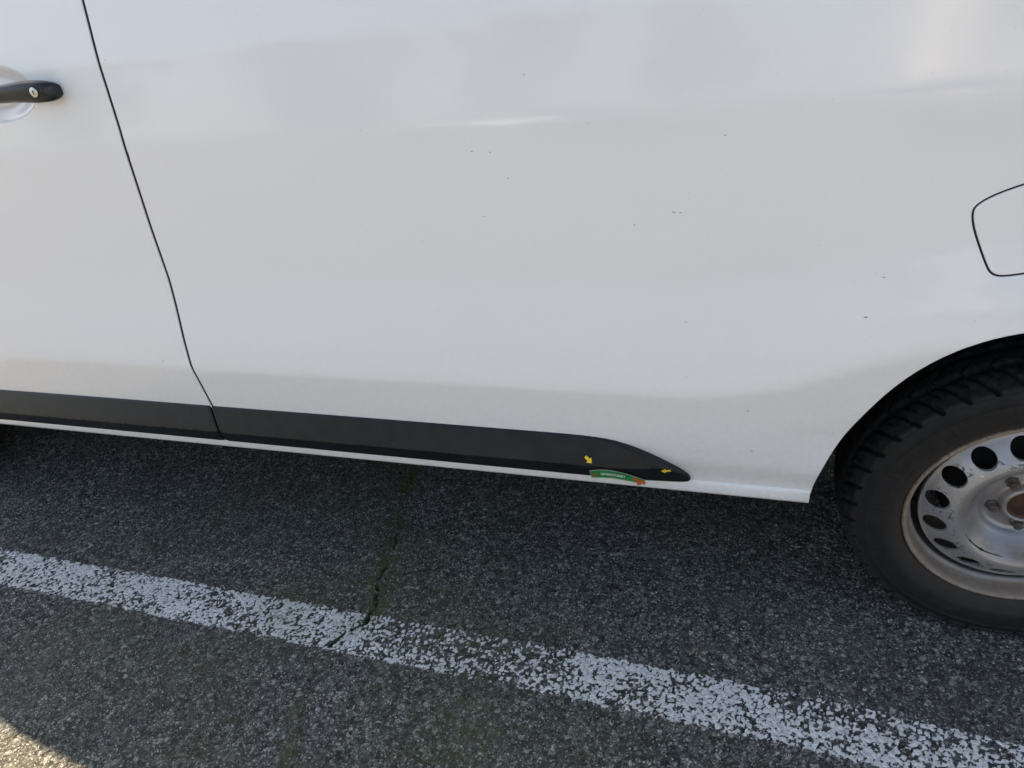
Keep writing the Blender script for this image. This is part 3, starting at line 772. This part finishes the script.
def glyph(t, s_, wd, ht, dx=0, dz=0):
    c = band(t, t+.02, s_, s_, 1); a = math.atan2(c[1][1]-c[0][1], c[1][0]-c[0][0]); ca, sa = math.cos(a), math.sin(a)
    b = len(V)
    for u, v_ in ((-wd/2, -ht/2), (wd/2, -ht/2), (wd/2, ht/2), (-wd/2, ht/2)):
        x = c[0][0]+(dx+u)*ca-(dz+v_)*sa; z = c[0][1]+(dx+u)*sa+(dz+v_)*ca; V.append((x, float(Sst(x, z))-.0021, z))
    F.append((b, b+1, b+2, b+3))
rg = random.Random(11)
for i in range(14):
    t = .22+.42*i/13
    if i == 6: glyph(t, .62, .0010, .0120); continue
    glyph(t, .62, .0011, .0084, -.0010); 
    for dz in rg.sample([-.0036, 0, .0036], 2): glyph(t, .62, .0017, .0015, 0, dz)
    if rg.random() < .6: glyph(t, .62, .0011, .0084, .0009)
for i in range(34):
    t = rg.random()*.95+.02; s_ = rg.choice([.30, .36, .86, .92]); glyph(t, s_, .0009, .0009)
link('lettering', meshd('lettering', V, F, False), MWhiteS, stk)
# specks of dirt where the photograph shows them
SP = [(-1.825, .626, 4), (-1.709, 1.251, 2), (-.898, 1.165, 3), (-.999, 1.055, 3), (-.967, 1.052, 3), (-.94, 1.008, 3), (-.992, .944, 2.5), (-.799, 1.088, 2), (-.729, .924, 3), (-.665, .944, 4), (-.655, .943, 3.5), (-.591, 1.059, 3),
      (-.641, .754, 3), (-.363, .774, 5), (-.346, .838, 4), (-.529, .585, 4), (-.515, .484, 4), (-1.108, .765, 2), (-.638, .651, 2), (-1.45, .62, 2), (-1.12, .90, 2), (-1.96, .52, 2.5), (-1.2, 1.1, 2)]
V, F = [], []; rg = random.Random(3)
for x, z, s_ in SP:
    a = rg.uniform(-.5, .3); L = s_*.0007; W_ = L*.35; b = len(V); y = float(S(x, z))-.0003; pts = []
    for i in range(8):
        t = 2*math.pi*i/8; u, v_ = L*math.cos(t)*rg.uniform(.7, 1.2), W_*math.sin(t)*rg.uniform(.7, 1.2)
        V.append((x+u*math.cos(a)-v_*math.sin(a), y, z+u*math.sin(a)+v_*math.cos(a)))
    V.append((x, y-.0006, z))
    for i in range(8): F.append((b+i, b+(i+1) % 8, b+8))
tag(link('dirt_specks', meshd('dirt_specks', V, F), MSpeck, van), kind='stuff')

# ------------------------------------------------------------------ unseen scenery across the car park, added for its reflections in the paint
MWall = mat_simple('pale_render_wall', (.80, .77, .72), .85, var=.06, scale=.6)
MRoof = mat_simple('grey_roof_tiles', (.16, .13, .12), .8)
MCarG = mat_simple('silver_blue_car_paint', (.20, .25, .32), .22, .5, .05, coat=1)
MCarW = mat_simple('grey_car_paint', (.30, .30, .31), .22, .3, .05, coat=1)
MBark = mat_simple('bark', (.12, .09, .06), .9, bumpd=.01)
MLeaf = mat_simple('leaves', (.060, .095, .030), .6, var=.5, scale=2)
def building(x0, x1, y, h, label):  # unseen block, added for the bright patch it mirrors into the van paint
    b = empty('unseen_building', ((x0+x1)/2, y, 0)); tag(b, label, 'building')
    V, F = [], []; box(V, F, (0, -4, h/2), (x1-x0, 8, h)); link('wall', meshd('wall', V, F, False), MWall, b)
    V = [(-(x1-x0)/2-.4, .4, h), ((x1-x0)/2+.4, .4, h), ((x1-x0)/2+.4, -8.4, h), (-(x1-x0)/2-.4, -8.4, h), (-(x1-x0)/2+1, -4, h+2.4), ((x1-x0)/2-1, -4, h+2.4)]
    link('roof', meshd('roof', V, [(0, 1, 5, 4), (1, 2, 5), (2, 3, 4, 5), (3, 0, 4), (0, 3, 2, 1)], False), MRoof, b)
    for fl in range(int(h//2.8)):
        x = -(x1-x0)/2+1.6
        while x < (x1-x0)/2-1:
            V, F = [], []; box(V, F, (x, .01, 1.5+2.8*fl), (1.3, .08, 1.4)); f = link('window', meshd('window', V, F, False), MLock, b)
            V, F = [], []; box(V, F, (x, .06, 1.5+2.8*fl), (1.14, .02, 1.24)); link('pane', meshd('pane', V, F, False), MGlass, f)
            x += 3.1
building(6.2, 20, -27, 6.0, 'unseen pale two storey block with rows of windows, added for its reflection')
def car(x, y, rz, paint, label):  # unseen car, added for its glint and reflection in the van paint
    c = empty('unseen_car', (x, y, 0), rz); tag(c, label, 'car', 'unseen cars added for their glints and reflections')
    def lf(name, secs, mat, p=3.2): return loft_x(name, secs, mat, c, 28, p)
    lf('body', [(-2.12, 0, .50, .45, .12), (-2.08, 0, .52, .66, .22), (-1.8, 0, .56, .82, .31), (-1.2, 0, .58, .87, .34), (-.6, 0, .60, .89, .38), (.3, 0, .61, .90, .39), (1.2, 0, .62, .89, .39), (1.8, 0, .62, .84, .37), (2.1, 0, .60, .70, .28), (2.14, 0, .58, .5, .18)], paint)
    lf('cabin_glass', [(-1.15, 0, .90, .50, .04), (-.55, 0, 1.12, .615, .26), (-.2, 0, 1.17, .665, .31), (.1, 0, 1.17, .69, .31), (.35, 0, 1.17, .695, .31), (.8, 0, 1.17, .67, .31), (1.5, 0, 1.08, .58, .24), (1.95, 0, .90, .58, .05)], MGlass)  # sides curved to keep the mirrored sun glint short
    lf('roof', [(-.50, 0, 1.385, .50, .02), (-.1, 0, 1.455, .60, .05), (.8, 0, 1.46, .60, .05), (1.35, 0, 1.37, .54, .03)], paint)
    for wx in (-1.3, 1.3):
        for sy in (-1, 1):
            wm = lathe('wheel', [(.0001, -.02), (.19, -.03), (.21, 0), (.29, -.02), (.32, .04), (.32, .17), (.2, .2)], 32)
            o = link('wheel', wm, MRub, c, (wx, sy*.90, .32)); o.rotation_euler = (0, 0, 0 if sy < 0 else math.pi)
car(-3.7, -9.0, math.radians(17.4), MCarG, 'unseen blue grey hatchback, added side on for a sun glint')  # turned so its side glass sends a sun glint to the van
car(1.9, -8.9, math.radians(84), MCarW, 'unseen light grey hatchback added for its reflection')
def tree(x, y, h, seed, label):  # unseen tree, added to break the horizon mirrored in the paint
    t = empty('unseen_tree', (x, y, 0)); tag(t, label, 'tree', 'unseen trees added to break the mirrored horizon'); r = random.Random(seed)
    link('trunk', lathe('trunk', [(.22, 0), (.16, 1.2), (.12, h*.5), (.04, h*.8)], 10), MBark, t).rotation_euler = (math.radians(90), 0, 0)
    V = []; F = []
    cl = [(r.gauss(0, 1.1), r.gauss(0, 1.1), h*.62+r.gauss(0, h*.15), r.uniform(.6, 1.3)) for _ in range(16)]
    for i in range(3600):
        c = r.choice(cl); p = Vector((r.gauss(0, 1), r.gauss(0, 1), r.gauss(0, 1))).normalized()*c[3]*r.uniform(.6, 1)
        p += Vector(c[:3]); u = Vector((r.gauss(0, 1), r.gauss(0, 1), r.gauss(0, 1))).normalized()*.13; v_ = u.orthogonal()*.8; b = len(V)
        V += [p-u, p+v_, p+u, p-v_]; F.append((b, b+1, b+2, b+3))
    link('crown', meshd('crown', V, F, False), MLeaf, t)
for i, (x, y, h) in enumerate([(-30, -26, 8), (-22, -30, 10), (-15.5, -24, 7), (-9, -29, 9), (-3, -31, 8)]):
    tree(x, y, h, i, ['leftmost unseen broadleaf tree across the car park', 'tall unseen broadleaf tree second from the left', 'short unseen broadleaf tree in the middle of the row', 'unseen broadleaf tree second from the building', 'unseen broadleaf tree next to the pale building'][i])
